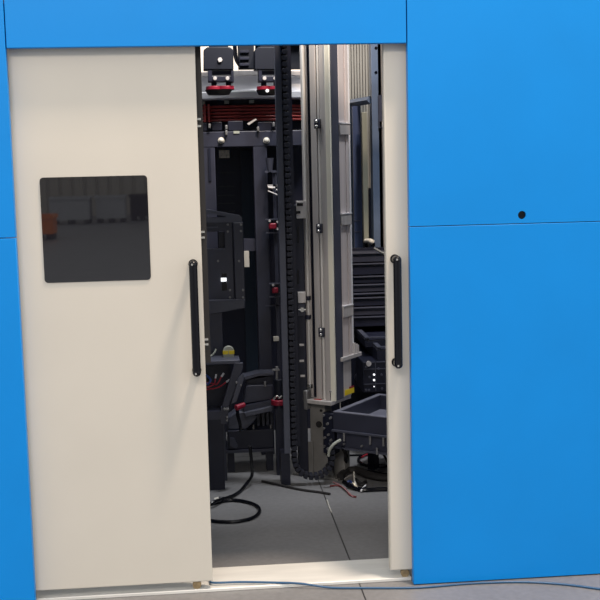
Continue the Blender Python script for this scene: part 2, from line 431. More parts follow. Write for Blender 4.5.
# valve block between the clamps
vb = thing('valve_block', 'dark valve block overhead between the two clamps', 'valve block', P(245, 44, 2.1))
MB().pbox(238, 28, 254, 69, 2.08, .06).build('block_body', 'blacksteel', vb, bevel=.004)
k = MB()
for py in (50, 57, 63): k.pbox(240, py, 249, py+2.6, 2.065, .02)
k.each('valve_slice', 'navy', vb, bevel=.001)
tb = MB()
for dx, dy in ((0, 0), (2, 3)): tb.tube([P(233+dx, 28, 2.1), P(234+dx, 50, 2.09), P(235.5+dx, 60, 2.08), P(239, 66-dy, 2.085)], .006, 8)
tb.each('air_tube', 'black', vb, smooth=True)

# ---- machine frame behind
YF = 2.12
F_ = thing('machine_frame', 'dark steel machine frame with cross beam and tall posts standing on the floor', 'frame', P(262, 455, YF))
MB().pbox(199, 131, 304, 146.5, YF, .3).build('cross_beam', 'slate', F_, bevel=.004)
MB().box(P(203, 131, YF).x, P(303, 131, YF).x, YF+.3, YF+1.1, P(245, 140, YF).z, P(245, 131, YF).z).build('top_plate', 'slate', F_)
pz = P(262, 140, YF).z
def post(pxm0, pym0, wpx, name, m):
    x = P(pxm0, pym0, YF).x; w = wpx*(YF-CAM.y)/FOC/2
    return MB().box(x-w, x+w, YF+.002, YF+.12, 0, pz).build(name, m, F_, bevel=.004)
post(263, 260, 13.5, 'post', 'slate')
post(209, 175, 13, 'post', 'slate')
MB().pbox(244, 239, 258, 251, YF+.02, .08).build('cross_rail', 'slate', F_)
gg = MB(); gg.pprism([(247, 123.5), (255.5, 118.5), (257, 119.5), (249, 125)], YF-.02, .02); gg.build('stay', 'alu', F_)
kn = MB()
for px in (221.2, 266.4):
    c = P(px, 140.5, YF); kn = MB(); kn.cyl((c.x, YF-.006, c.z), (c.x, YF+.01, c.z), .019, 20); kn.sphere((c.x, YF-.008, c.z), .0155); kn.build('end_cap', 'offwhite', F_, smooth=True)
bo = MB()
for px, py in ((226.3, 127.5), (226.3, 132.8), (273.5, 124.5), (258, 129), (209.5, 126)):
    c = P(px, py, YF-.01); bo.box(c.x-.007, c.x+.007, YF-.024, YF+.03, c.z-.013, c.z+.013)
bo.each('bolt', 'steel_grey', F_, bevel=.003)
cl_ = MB()
for a, b, c, d in ((212, 122, 222, 130.5), (228, 121, 243, 130.8), (258, 122, 272, 130.8), (275, 127, 284, 130.8), (203, 123, 207, 131)): cl_.pbox(a, b, c, d, YF+.02, .1)
cl_.each('mounting_block', 'navy', F_, bevel=.003)
MB().pbox(233.5, 131, 239.5, 133.5, YF-.004, .01).build('name_plate', 'greyplastic', F_)
MB().pbox(208.5, 148, 211, 181, YF-.004, .01).build('slot_cover', 'navy', F_)

# ---- cabinet behind the frame
YB = 2.75
Cb = thing('control_cabinet', 'dark navy cabinet standing behind the frame posts', 'cabinet', P(235, 430, YB))
bx0, bx1 = P(190, 250, YB).x, P(337, 250, YB).x; bz = P(245, 143, YB).z
MB().box(bx0, bx1, YB+.005, YB+.5, 0, bz).build('carcass', 'navy', Cb)
bp = MB(); bp.box(P(243, 250, YB).x, P(256, 250, YB).x, YB-.01, YB+.005, .1, bz-.05); bp.build('door', mat('cabinet_blue', (.008, .018, .034), .5), Cb)
sl = MB()
for py in (172, 186, 195, 203, 211): sl.pbox(218, py, 235, py+1.2, YB-.004, .012)
sl.each('louvre', mat('louvre_black', (.016, .018, .028), .4), Cb)
MB().pbox(219, 150.2, 229.5, 158, YB-.006, .012).build('type_plate', 'label', Cb)
MB().pbox(244.3, 251, 249.2, 267, YF+.01, .01).build('side_plate', 'offwhite', F_)
# ---- bolted bracket station on the left
YL = 1.6
S = thing('bracket_station', 'dark bolted bracket on a post with rectangular cutout, behind the wide door', 'bracket', P(215, 480, YL))
gp = MB()
o_ = [(204, 209), (214, 210.5), (240, 215.5), (242, 217.5), (242, 222)]
gp.pprism([(202, 208.5), (202, 222), (207.5, 218), (207.5, 214), (213, 213.2), (241.5, 215.2), (214, 210)], YL, .06) if False else None
gp.pprism([(202, 209.0), (207.5, 209.6), (207.5, 222.5), (202, 222.5)], YL, .05)
gp.pprism([(207.5, 209.6), (215, 210.8), (226, 213), (226, 216.5), (214.5, 214.3), (207.5, 213.8)], YL, .05)
gp.pprism([(207.5, 218), (226, 217.2), (226, 222.5), (207.5, 222.5)], YL, .05)
gp.pprism([(226, 213), (240, 215.5), (242, 217.5), (242, 222.5), (226, 222.5)], YL, .05)
gp.build('gusset', 'slate_light', S)
ga, gb = P(202, 222.5, YL), P(234.2, 302, YL)
wA, wB = P(206, 232, YL), P(225, 248.5, YL)
MB().frame((ga.x, gb.x, gb.z, ga.z), (wA.x, wB.x, wB.z, wA.z), YL+.01, YL+.04).build('face_plate', 'slate', S, bevel=.002)
MB().pbox(234.3, 222.6, 244.2, 302, YL-.012, .08).build('side_channel', 'slate', S, bevel=.003)
MB().pbox(219, 232, 225, 248, YL+.045, .06).build('window_jamb', 'navy', S)
bt = MB()
for px, py in ((227.8, 224.5), (227.8, 231.5), (241, 224.5), (241, 231), (218, 261), (239, 261), (230, 290), (230, 297.3), (243, 290), (243, 297.3)):
    y0 = YL+.01 if px < 234.3 else YL-.012
    c = P(px, py, y0); bt.cyl((c.x, y0-.008, c.z), (c.x, y0+.002, c.z), .0065, 10)
bt.each('bolt', 'steel_grey', S, smooth=True)
MB().pbox(221.8, 273.5, 226.8, 290.5, YL+.006, .01).each('slot', 'black', S)
MB().pbox(221, 278, 226.5, 281.5, YL-.004, .012).build('sensor', 'led', S)
MB().pprism([(203, 300.5), (245, 299.5), (245, 308), (237, 309.5), (224, 312), (203, 315)], YL-.02, .07).build('bottom_flange', 'slate_light', S, bevel=.003)
MB().pbox(203, 300, 245, 301.2, YL-.03, .02).build('flange_lip', 'slate_light', S)
x0, x1 = P(204, 340, YL).x, P(223, 340, YL).x
MB().box(x0, x1, YL+.0, YL+.09, 0, P(214, 310, YL).z).build('post', 'slate', S, bevel=.003)

MB().pbox(206, 226.5, 218, 228, YL+.004, .008).build('edge_strip', 'slate_light', S)
# ---- grey domed cap with a yellow band
zc = P(229, 360, 1.52)
D = thing('domed_cap', 'grey domed cap with yellow band on the wiring tray', 'cap', zc)
pts = [(P(223.2, 359.5, 1.52).x, P(223.2, 359.5, 1.52).z), (P(234, 359.5, 1.52).x, P(234, 359.5, 1.52).z)]
cxx, czz, rr = P(228.6, 352, 1.52).x, P(228.6, 352, 1.52).z, 5.6*(5.9)/1100
pts += [(cxx+rr*math.cos(math.radians(a)), czz+rr*math.sin(math.radians(a))) for a in range(0, 181, 15)]
MB().prism(pts, 1.52, 1.56).build('cap_body', 'greyplastic', D, bevel=.002)
yb = MB(); yb.box(cxx-rr*1.03, cxx-.002, 1.516, 1.53, czz-.012, czz+.007); yb.box(cxx+.002, cxx+rr*1.03, 1.516, 1.53, czz-.012, czz+.007); yb.each('band', 'yellow', D)

# ---- wiring tray, lower left
YT = 1.42
Wt = thing('wiring_tray', 'dark open wiring tray with slanted side plates at the lower left', 'tray', P(220, 486, YT))
MB().pbox(198, 365, 231, 412, YT+.12, .02).build('back_plate', 'navy', Wt)
MB().pbox(198, 360.8, 240, 364.5, YT-.0, .15).build('top_rim', 'slate_light', Wt, bevel=.003)
MB().pbox(204, 357.6, 234, 361, YT+.1, .07).build('ledge', 'slate_light', Wt, bevel=.002)
MB().pprism([(234.5, 363), (243, 363), (243, 368), (228, 408), (221.5, 408)], YT-.004, .03).build('side_plate', 'slate', Wt, bevel=.002)
MB().pprism([(238.5, 378), (243.5, 373), (244, 379), (236.5, 402), (231, 404)], YT-.02, .02).build('side_plate', 'slate_light', Wt, bevel=.002)
MB().pprism([(221, 407), (229, 407), (227, 424), (221, 424)], YT-.004, .03).build('side_bracket', 'slate', Wt)
MB().pbox(198, 411.5, 222, 420, YT+.0, .12).build('bottom_rail', 'slate', Wt)
MB().tube([P(207, 357, 1.55), P(211, 356, 1.555), P(214.5, 352.5, 1.558), P(216, 349, 1.565)], .005, 8).build('cable', 'greyplastic', Wt, smooth=True)
zt = P(215, 420, YT).z
lg = P(209, 450, YT).x, P(224, 450, YT).x
MB().box(lg[0], lg[1], YT+.01, YT+.12, 0, zt+.01).build('leg', 'navy', Wt)
MB().box(lg[0]-.12, lg[0]-.04, YT+.01, YT+.12, 0, zt+.01).build('leg', 'navy', Wt)
bt = MB()
for px, py in ((236.5, 382.5), (241, 385), (226.3, 409), (224.5, 409), (228, 409), (227, 420), (227, 417)):
    c = P(px, py, YT-.02); bt.cyl((c.x, YT-.03, c.z), (c.x, YT+.0, c.z), .005, 10)
bt.each('bolt', 'steel_grey', Wt, smooth=True)
def wire(name, label, pp, m, r, Y, tip=None, kind='wire', grp='loose wires in the tray'):
    o = single(name, MB().tube([P(x, y, Y+dy) for x, y, dy in pp], r, 8), m, label, kind, smooth=True, group=grp)
    if tip:
        a = P(*pp[-1][:2], Y+pp[-1][2]); b = P(*pp[-2][:2], Y+pp[-2][2]); d = (a-b).normalized()
        MB().cyl(a-d*.004, a+d*.018, r*1.6, 10).build('ferrule', 'white', o, smooth=True)
    return o
wire('loose_wire', 'dark red wire curving lowest across the wiring tray, white ferrule end', [(199, 391, .1), (210, 389, .08), (219, 387, .06), (227, 381.5, .04)], 'wire_red', .0035, YT, True)
wire('loose_wire', 'red wire bent upward in the wiring tray to topmost white ferrule', [(199, 381, .1), (212, 383.5, .09), (217, 384, .05), (222, 376, .04)], 'wire_red', .0035, YT, True)
wire('loose_wire', 'red wire just left of the topmost ferrule in the wiring tray', [(200, 388, .02), (208, 387.0, .02), (214, 384, .02), (215.5, 377.5, .02)], 'wire_red', .003, YT, True)
wire('loose_wire', 'blue wire bundle looping nearest the door edge in the wiring tray', [(200, 378, .1), (207, 384, .07), (210.5, 380, .06), (206, 375, .1), (200, 372, .1)], 'wire_blue', .006, YT)

# ---- red fitting with black hose
rf = thing('push_fitting', 'bright red push-in fitting with black hose beside the slanted plates', 'fitting', P(240, 409, 1.38))
a, b = P(236, 408, 1.37), P(244.5, 404.5, 1.40)
MB().cyl(a, b, .017, 14, .013).build('fitting_body', 'redpad', rf, smooth=True, bevel=.003)
MB().tube([P(237, 408, 1.38), P(238, 416, 1.38), P(240, 424, 1.39), (P(240.5, 431, 1.44))], .009, 8).build('hose', 'black', rf, smooth=True)

# ---- second station in the middle, low behind the tray
YM = 1.75
Md = thing('base_unit', 'dark low base unit with motor block behind the wiring tray', 'machine base', P(255, 470, YM))
MB().pbox(228, 430, 274, 449, YM, .22).build('base_block', 'navy', Md, bevel=.005)
MB().pbox(226, 449.5, 274, 452.5, YM-.01, .23).build('base_plate', 'slate', Md)
lgs = MB()
for px in (231, 270):
    x = P(px, 455, YM).x; MB().box(x-.02, x+.02, YM+.02, YM+.1, 0, P(px, 452, YM).z).build('leg', 'navy', Md)
MB().pprism([(228, 418), (236, 412), (254, 411), (258, 417), (252, 424), (246, 429.9), (228, 429.9)], YM+.02, .12).build('motor_casting', 'slate_light', Md, bevel=.008)
MB().pprism([(230, 438), (234, 438), (238, 446), (236, 449), (230, 446)], YM-.012, .012).build('cover', 'slate', Md)
rb = MB()
for px in (257, 262, 266.5, 270.5): rb.pbox(px, 413, px+2.6, 430, YM+.1, .1)
rb.each('fin', 'slate', Md)
MB().pbox(256, 413, 273.5, 430, YM+.16, .06).build('fin_block', 'navy', Md)
pn = MB()
for px in (253.7, 271): 
    a = P(px, 430.5, YM); b = P(px, 425.5, YM); pn.cyl((a.x, YM+.02, a.z-.004), (b.x, YM+.02, b.z), .006, 10)
pn.each('pin', 'steel_grey', Md, smooth=True)
MB().pprism([(244, 413), (271, 406.5), (273, 408), (272, 411), (246, 417)], YM-.03, .12).build('support_bar', 'slate_light', Md, bevel=.003)
hs = MB()
hs.pprism([(243, 405), (246, 387), (249, 385.5), (273, 385), (273, 399), (246, 403.5)], YM+.02, .12)
hs.build('hood', 'slate', Md, bevel=.004)
MB().pprism([(244, 406), (274, 399.5), (274, 407), (244, 412.8)], YM+.0, .12).build('rail', 'slate', Md)
MB().pprism([(244, 377), (258, 373.5), (274, 373), (274, 375.2), (258, 376), (245, 380)], YM+.03, .12).build('hood_edge', 'slate_light', Md)
MB().pprism([(247, 380), (273, 375.5), (273, 385), (247, 386)], YM+.06, .1).build('inner_block', 'navy', Md)
c = P(265, 383.5, YM); MB().cyl((c.x, YM-.01, c.z-.014), (c.x, YM-.01, c.z+.012), .007, 10).each('pin', 'steel_grey', Md, smooth=True)
# low clamp standing there
cl2 = thing('standing_clamp', 'black standing clamp with wing nut and red collar beside the chain guide', 'clamp', P(279, 470, 1.68))
q = lambda x, y: P(x, y, 1.68)
MB().cyl(q(278.5, 399), q(278.5, 379), .024, 20).build('clamp_body', 'blacksteel', cl2, smooth=True, bevel=.004)
MB().cyl(q(278.5, 404.5), q(278.5, 399.5), .042, 28).build('collar', 'redpad', cl2, smooth=True, bevel=.003)
wn = MB(); wn.cyl(q(276.8, 380), q(276.8, 366.5), .008, 10); wn.pprism([(272.3, 371), (280, 370.5), (279, 369), (273, 369.5)], 1.67, .02); wn.build('wing_nut', 'steel_grey', cl2, smooth=True)
MB().tube([q(273, 398) - Vector((0, .05, 0)), q(276, 394) - Vector((0, .055, 0)), q(279, 396) - Vector((0, .055, 0)), q(281, 394) - Vector((0, .05, 0))], .005, 8).build('spring_wire', 'steel', cl2, smooth=True)
MB().cyl(q(279, 408), q(279, 404.6), .03, 18).build('foot', 'navy', cl2, smooth=True)
zf = P(279, 407, 1.68); MB().box(zf.x-.022, zf.x+.022, 1.66, 1.72, 0, zf.z+.002).build('stem', 'navy', cl2)

# ---- manifold rail with red fittings, between post and chain
YR = 2.07
Vr = thing('valve_rail', 'upright rail with two small red valves between frame post and cable chain', 'valves', P(275, 450, YR))
xr = P(277.5, 300, YR).x
MB().box(xr-.010, xr+.010, YR, YR+.03, 0, P(277, 170, YR).z).build('rail', 'slate', Vr)
for px, py in ((271.5, 226), (275, 290)):
    c = P(px, py, YR); m_ = MB(); m_.box(c.x-.018, xr+.004, YR-.03, YR-.001, c.z-.017, c.z+.017); o = m_.build('valve', 'redpad', Vr, bevel=.006)
    m2 = MB()
    for dx, dz in ((-.012, .032), (.034, -.017), (.034, .024)): m2.cyl((c.x+dx, YR-.035, c.z+dz), (c.x+dx, YR+.001, c.z+dz), .007, 10)
    m2.each('screw', 'alu', o, smooth=True)
    m3 = MB(); m3.box(c.x-.034, xr+.03, YR-.02, YR+.01, c.z+.036, c.z+.042); m3.box(c.x-.034, xr+.03, YR-.02, YR+.01, c.z-.042, c.z-.036); m3.each('valve_bracket', 'slate_light', o)
nz = MB(); a = P(269.5, 158, YR); b = P(269.5, 172, YR); nz.cyl((a.x, YR, b.z), (a.x, YR, a.z), .014, 18, .024); nz.build('nozzle', 'slate_light', Vr, smooth=True)
nb = MB(); nb.pbox(265, 170.5, 281, 172.5, YR-.01, .04); nb.build('crossbar', 'slate_light', Vr)
rd = MB()
rd.tube([P(268, 191, YR-.02), P(274, 193.5, YR-.03), P(282, 197, YR-.04)], .0045, 8, 0); rd.tube([P(268, 187.5, YR-.02), P(275, 188, YR-.02)], .008, 8, 0); rd.tube([P(276, 190, YR-.02), P(281, 189.5, YR-.02)], .006, 8, 0)
rd.pbox(267.5, 184.5, 281, 186.5, YR, .02)
rd.build('linkage', 'alu', Vr, smooth=True)
vt = MB()
for px in (275.5, 279): vt.pbox(px, 173, px+1.2, 185, YR-.005, .01)
vt.each('guide_pin', 'slate_light', Vr)
MB().pbox(273.5, 336.8, 279, 341.2, YR-.02, .03).build('connector', 'offwhite', Vr, bevel=.002)
MB().pbox(266, 305, 281, 306.5, YR, .02).build('crossbar', 'slate', Vr)
c = P(284.5, 361.5, 1.6)
# ---- cable chain with guide channel
YK = 1.42
Cc = thing('chain_guide', 'tall narrow slate guide channel alongside the cable chain', 'guide', P(283, 460, YK))
gx0, gx1 = P(279.8, 250, YK).x, P(286.2, 250, YK).x
gz1 = zb+.1
MB().box(gx0, gx1, YK+.03, YK+.07, P(290, 455, YK).z, gz1).build('channel_web', 'channel', Cc, bevel=.002)
MB().box(gx1-.002, P(290, 250, YK).x+.035, YK+.068, YK+.078, P(290, 450, YK).z, gz1).build('channel_back', 'navy', Cc)
MB().box(gx0-.02, gx1-.004, YK+.04, YK+.14, 0, P(290, 455, YK).z+.001).build('foot', 'navy', Cc)
Ck = thing('cable_chain', 'black cable chain hanging down the guide and curling near the floor', 'cable chain', P(290, 300, YK))
kx = P(289.7, 250, YK).x; rad = .103
path = []
zc_ = rad+.045
z = gz1
while z > zc_: path.append((kx, z, 0)); z -= .032
n = 11
for i in range(n+1):
    a = PI+PI*i/n; path.append((kx+rad+rad*math.cos(a), zc_+rad*1.0*math.sin(a), a-PI))
for i in range(1, 3): path.append((kx+2*rad, zc_+.032*i, PI))
lk = MB()
for x, z, a in path:
    m = Matrix.Translation((x, YK+.03, z)) @ Matrix.Rotation(-a, 4, 'Y')
    lk.box(-.013, .013, -.030, -.024, -.011, .011, m); lk.box(-.013, .013, .024, .030, -.011, .011, m)
    lk.box(-.015, -.010, -.029, .029, -.009, .009, m); lk.box(.010, .015, -.029, .029, -.009, .009, m)
lk.build('chain_links', 'chain', Ck, bevel=.001)
MB().tube([Vector((x, YK+.03, z)) for x, z, a in path], .009, 8, 0).build('enclosed_cable', 'rubber', Ck, smooth=True)
# dark slotted side beam right of the chain
sbm = thing('slotted_beam', 'dark slotted upright beam between the cable chain and round steel rod', 'beam', P(298, 440, 1.62))
sx0, sx1 = P(294, 260, 1.62).x, P(304, 260, 1.62).x
MB().box(sx0, sx1, 1.62, 1.68, 0, P(298, 205, 1.62).z).build('beam', 'navy', sbm, bevel=.003)
MB().pbox(296.5, 201, 306, 218.5, 1.61, .03).build('top_bracket', 'alu', sbm, bevel=.002)
hl = MB(); hl.pbox(296.8, 203, 303, 206, 1.606, .005); hl.pbox(296.5, 211, 300.5, 213.6, 1.606, .005); hl.pbox(297.3, 227, 299, 243, 1.616, .005); hl.pbox(297.3, 270, 299, 284, 1.616, .005); hl.each('slot', 'black', sbm)
MB().pbox(298, 292, 306, 303, 1.60, .03).build('clamp_plate', 'alu', sbm, bevel=.002)
MB().pbox(298, 304, 305, 316, 1.605, .02).build('screw_plate', 'slate', sbm)
m_ = MB(); c = P(302, 309.5, 1.6); m_.cyl((c.x, 1.585, c.z), (c.x, 1.606, c.z), .013, 6); m_.cyl((c.x-.02, 1.59, c.z), (c.x+.02, 1.59, c.z), .005, 8); m_.build('hex_bolt', 'steel', sbm)
m_ = MB()
for px, py in ((302, 345), (302, 361), (303, 376)): m_.pbox(px-2.5, py-1, px+2, py+1, 1.612, .01)
m_.each('rivet', 'alu', sbm)

# ---- linear column (yawed)
O = Vector((.694, 1.5, 0)); YW = math.radians(-37)
U = Vector((math.cos(YW), math.sin(YW), 0)); V_ = Vector((-math.sin(YW), math.cos(YW), 0))
def A(px, py, b):                        # local (a, z) on the plane b along v
    d = ray(px, py); o = O+V_*b; t = (o-CAM).dot(V_)/d.dot(V_); p = CAM+d*t; return (p-O).dot(U), p.z
def B(px, py, a):                        # local (b, z) on the plane a along u
    d = ray(px, py); o = O+U*a; t = (o-CAM).dot(U)/d.dot(U); p = CAM+d*t; return (p-O).dot(V_), p.z
LC = thing('linear_column', 'tall aluminium linear axis column with rods, standing on a floor foot', 'linear axis', O, YW)
ztop = zb+.1
def lbox(name, m, a0, a1, b0, b1, z0, z1, bev=.002, par=LC): return MB().box(a0, a1, b0, b1, z0, z1).build(name, m, par, bevel=bev, local=True)
zb0 = A(331, 402, 0)[1]                  # base plate top
a_l = A(307, 399, 0)[0]; b_r = B(351, 393, 0)[0]
lbox('base_plate', 'alu', a_l, .0, 0, b_r, zb0-.022, zb0)
# main profile: front face px 310-327
a0, a1 = A(313.2, 250, .03)[0], A(328.3, 250, .03)[0]
w = a1-a0
pm = MB()
gw = .012; ac = (a0+a1)/2
pm.box(a0, ac-gw, .03, .12, zb0, ztop); pm.box(ac+gw, a1, .03, .12, zb0, ztop); pm.box(ac-gw, ac+gw, .055, .12, zb0, ztop)
pm.build('main_profile', 'alu', LC, bevel=.003, local=True)
MB().cyl((ac, .040, zb0), (ac, .040, ztop), .0075, 14).build('guide_rod', 'rod', LC, smooth=True, local=True)
for py in (124, 228.5, 332):
    z = A(320, py, .03)[1]
    g = lbox('rod_clamp', 'slate', ac-.017, ac+.017, .014, .031, z-.024, z+.026, .002)
    m_ = MB()
    for dz in (-.012, .014): m_.sphere((ac, .012, z+dz), .0095)
    m_.each('clamp_screw', 'steel', g, smooth=True, local=True)
# secondary profile left with round rod
a2, a3 = A(304, 250, .06)[0], A(310.7, 250, .06)[0]
lbox('side_profile', 'alu', a2, a3-.004, .06, .072, zb0, ztop, .003)
ar = (a2+a3)/2+.003
MB().cyl((ar, .052, zb0+.03), (ar, .052, ztop), .0085, 14).build('guide_rod', 'rod', LC, smooth=True, local=True)
for py in (298, 317, 386):
    z = A(308, py, .05)[1]; lbox('rod_collar', 'slate' if py < 380 else 'steel', ar-.013, ar+.013, .036, .064, z-.012, z+.012, .003)
# dark web between
lbox('dark_web', 'navy', a2+.01, a0-.001, .076, .12, zb0, ztop, .0)
# cream strip at the corner
a4 = A(332.6, 250, .02)[0]
lbox('cream_strip', 'creamstrip', a1+.003, a4, .02, .032, zb0-.0, ztop, .002)
# dark side column, then the warm profile, on the right side
a5 = a4-.004
b0, b1 = B(334.5, 250, a5)[0], B(341.3, 250, a5)[0]
lbox('dark_profile', 'slate_light', a1-.03, a5, max(b0, .046), b1, zb0, ztop, .003)
b2 = B(350.5, 250, a5)[0]
zlow = B(346, 356, a5)[1]
fw = MB()
fw.box(a5-.06, a5, b1+.001, b1+(b2-b1)*.62, zlow, ztop); fw.box(a5-.06, a5-.008, b1+(b2-b1)*.62, b1+(b2-b1)*.74, zlow, ztop); fw.box(a5-.06, a5, b1+(b2-b1)*.74, b2, zlow, ztop)
fw.build('warm_profile', 'alu_pink', LC, bevel=.002, local=True)
for py in (129, 219, 311):
    z = B(346, py, a5)[1]; g = lbox('profile_joint', 'alu', a5+.001, a5+.010, b1-.004, b2+.004, z-.032, z+.028, .002)
    MB().box(a5+.001, a5+.012, b1-.004, b2+.004, z+.028, z+.033).build('joint_lip', 'white', g, local=True)
b3, b4 = B(351.4, 250, a5)[0], B(352.8, 250, a5)[0]
MB().box(a5-.02, a5-.004, b3, b4, B(352, 352, a5)[1], ztop).build('toothed_rail', 'white', LC, local=True)
lbox('lower_support', 'alu', a5-.05, a5-.002, b1, b2-.012, zb0, zlow-.022, .003)
lbox('support_bracket', 'alu', a5-.06, a5+.012, b1-.03, b2+.09, zlow-.022, zlow, .002)
fit = MB()
for db, dz in ((.02, .03), (.045, .02), (.06, .012)): fit.cyl((a5+.0, b2+db, zlow), (a5+.0, b2+db, zlow+dz+.03), .010, 10)
fit.each('cable_gland', 'alu', LC, local=True)
yl = MB(); bb, zz = B(347, 391, a5+.01); b6, z6 = B(355, 384.5, a5+.01); zz2 = B(351, 383, a5)[1]
yl.box(a5+.001, a5+.004, B(344.5, 389, a5)[0], B(353.5, 389, a5)[0], zb0+.012, zb0+.042); yl.build('warning_label', 'yellow', LC, local=True)
MB().box(a5+.001, a5+.004, B(349, 386, a5)[0], B(353.5, 386, a5)[0], zb0+.042, zb0+.052).build('label_edge', 'redpad', LC, local=True)
MB().box(a_l+.035, a_l+.08, .014, .026, zb0, zb0+.004).build('marker_strip', 'red', LC, local=True)
pg = MB()
for b_ in (.03, .075): pg.cyl((-.012, b_, zb0), (-.012, b_, zb0+.05), .009, 10); pg.cyl((-.012, b_, zb0+.05), (-.012, b_, zb0+.058), .013, 10)
pg.build('levelling_bolt', 'steel', LC, smooth=True, local=True)
# side clamp at left end
MB().box(a_l-.025, a_l+.0, .0, .05, zb0-.06, zb0+.05).build('end_clamp', 'steel_grey', LC, bevel=.006, local=True)
MB().box(a_l-.055, a_l-.03, .01, .03, zb0-.005, zb0+.006).build('clamp_stud', 'steel', LC, local=True)
# foot: folded sheet gussets
zt0_ = A(331, 411, 0)[1]
ft0, ft1 = A(310.5, 440, .04)[0], A(325, 440, .04)[0]
lbox('foot_post', 'dull_alu', ft0, ft1, .04, .12, 0, zb0-.022, .003)
fg = MB(); fg.prism([(ft0-.09, .012), (ft0+.02, .012), (ft0+.02, .20), (ft0-.03, .19), (ft0-.085, .07)], .028, .038)
fg.build('gusset', 'dull_alu', LC, bevel=.001, local=True)
fg = MB(); fg.prism([(ft1-.03, .012), (ft1+.06, .012), (ft1-.01, .19), (ft1-.03, .19)], .028, .038); fg.build('gusset', 'dull_alu', LC, bevel=.001, local=True)
lbox('foot_plate', 'dull_alu', ft0-.1, ft1+.1, .0, .26, 0, .012, .002)
rp = G(339.5, 477)-O; ra, rb_ = rp.dot(U), rp.dot(V_)
lbox('rear_post', 'dull_alu', ra-.035, ra+.035, rb_, rb_+.06, 0, zt0_-.205, .003)
lbox('rear_post_plate', 'alu', ra-.06, ra+.05, rb_-.03, rb_+.09, 0, .008, .002)
m_ = MB(); m_.cyl((ft0+.06, .04, .30), (ft0+.06, .032, .30), .018, 16); m_.cyl((ft0+.075, .04, .38), (ft0+.075, .034, .38), .008, 10); m_.build('hole_cover', 'rubber', LC, local=True)

# ---- big pallet trays, right (yawed)
def tray(name, label, ztp, h, a_off, b_off, wa, lb, m_side, m_in, group):
    root = thing(name, label, 'tray', O + U*a_off + V_*b_off + Vector((0, 0, ztp-h)), YW, group=group)
    th = .03
    MB().box(0, wa, 0, th, 0, h).build('front_wall', m_side, root, bevel=.003, local=True)
    MB().box(0, th, th, lb-th, 0, h).build('side_wall', m_side, root, bevel=.003, local=True)
    MB().box(wa-th, wa, th, lb-th, 0, h).build('side_wall', m_side, root, bevel=.003, local=True)
    MB().box(0, wa, lb-th, lb, 0, h).build('back_wall', m_side, root, bevel=.003, local=True)
    MB().box(th, wa-th, th, lb-th, .005, .025).build('tray_floor', m_in, root, local=True)
    return root
zt0 = A(331, 411, 0)[1]
tr_b = B(376, 392, 0)[0]
AO = A(333, 411, -.02)[0]
t1 = tray('pallet_tray', 'open dark steel tray in front of the drawer rack, upper of two tiers', zt0, .105, AO, -.02, .62, tr_b, 'slate', 'tray_rim', 'steel trays by the column')
for a in ((0, .62, 0, .03), (0, .03, .03, tr_b-.03), (.59, .62, .03, tr_b-.03), (0, .62, tr_b-.03, tr_b)):
    MB().box(*a, .1052, .1092).build('rim', 'tray_rim', t1, local=True)
fr = MB(); fr.box(-.004, .624, -.014, 0, .0, .010); fr.build('front_lip', 'slate_light', t1, local=True)
t2 = tray('pallet_tray', 'lower dark steel tray tier under the open tray, above the floor cables', zt0-.1065, .095, AO+.012, -.008, .60, tr_b-.02, 'slate', 'slate', 'steel trays by the column')
fr = MB(); fr.box(-.004, .60, -.016, 0, 0, .010); fr.build('front_lip', 'slate_light', t2, local=True)
pn = MB()
for a in (.06, .30, .22): pn.cyl((a, -.022, .05), (a, -.022, .094), .006, 8)
for a in (.05, .16, .34): pn.cyl((a, -.012, .03), (a, 0, .03), .006, 8)
pn.cyl((.26, -.022, .0), (.26, -.022, .035), .006, 8)
pn.each('pin', 'steel_grey', t2, local=True)
for a, b in ((.06, .06), (.5, .06), (.06, .5), (.5, .5)):
    if a > .4: MB().box(a-.02, a+.02, b-.02, b+.02, -(zt0-.1065-.095), 0).build('leg', 'navy', t2, local=True)
MB().box(.03, .07, .30, .36, -(zt0-.1065-.095), 0).build('leg', 'navy', t2, local=True)
# bolted end block at tray corner
eb = thing('end_block', 'bolted dark end block at the left corner of the open tray', 'bracket', O+U*(AO-.025)+Vector((0, 0, .2)), YW)
MB().box(-.055, .018, .0, .06, -.05, zt0-.215).build('block', 'navy', eb, bevel=.004, local=True)
m_ = MB()
for a, z in ((-.045, .165), (-.02, .12), (-.045, .09), (-.015, .06), (-.04, .04), (.0, .03), (-.045, -.01), (-.02, -.02), (.0, .155)):
    m_.cyl((a, -.012, z), (a, .002, z), .0075, 8)
m_.each('bolt', 'steel_grey', eb, smooth=True, local=True)
MB().box(-.05, -.02, .03, .06, -.2, -.05).build('stem', 'navy', eb, local=True)

# ---- drawer rack on the right
YK2 = 2.55
Rk = thing('drawer_rack', 'dark rack of stacked flat drawers behind the aluminium column', 'rack', P(375, 440, YK2))
rx0, rx1 = P(345, 330, YK2).x, P(430, 330, YK2).x
dz = [252, 262.5, 275, 283, 291.5, 295.5, 305, 314, 325, 337]
for i in range(len(dz)-2):
    za, zb2 = P(370, dz[i], YK2).z, P(370, dz[i+1], YK2).z
    off = .012*i
    dr = MB().box(rx0, rx1, YK2-off, YK2+.18, zb2+.004, za-.004).build('drawer', 'navy' if i % 3 else 'slate', Rk, bevel=.002)
    MB().box(rx0, rx1, YK2-off-.012, YK2-off, za-.010, za-.003).build('drawer_lip', 'slate_light', dr)
back = MB().box(rx0-.01, rx1, YK2+.181, YK2+.22, 0, P(370, 250, YK2).z).build('rack_back', 'navy', Rk)
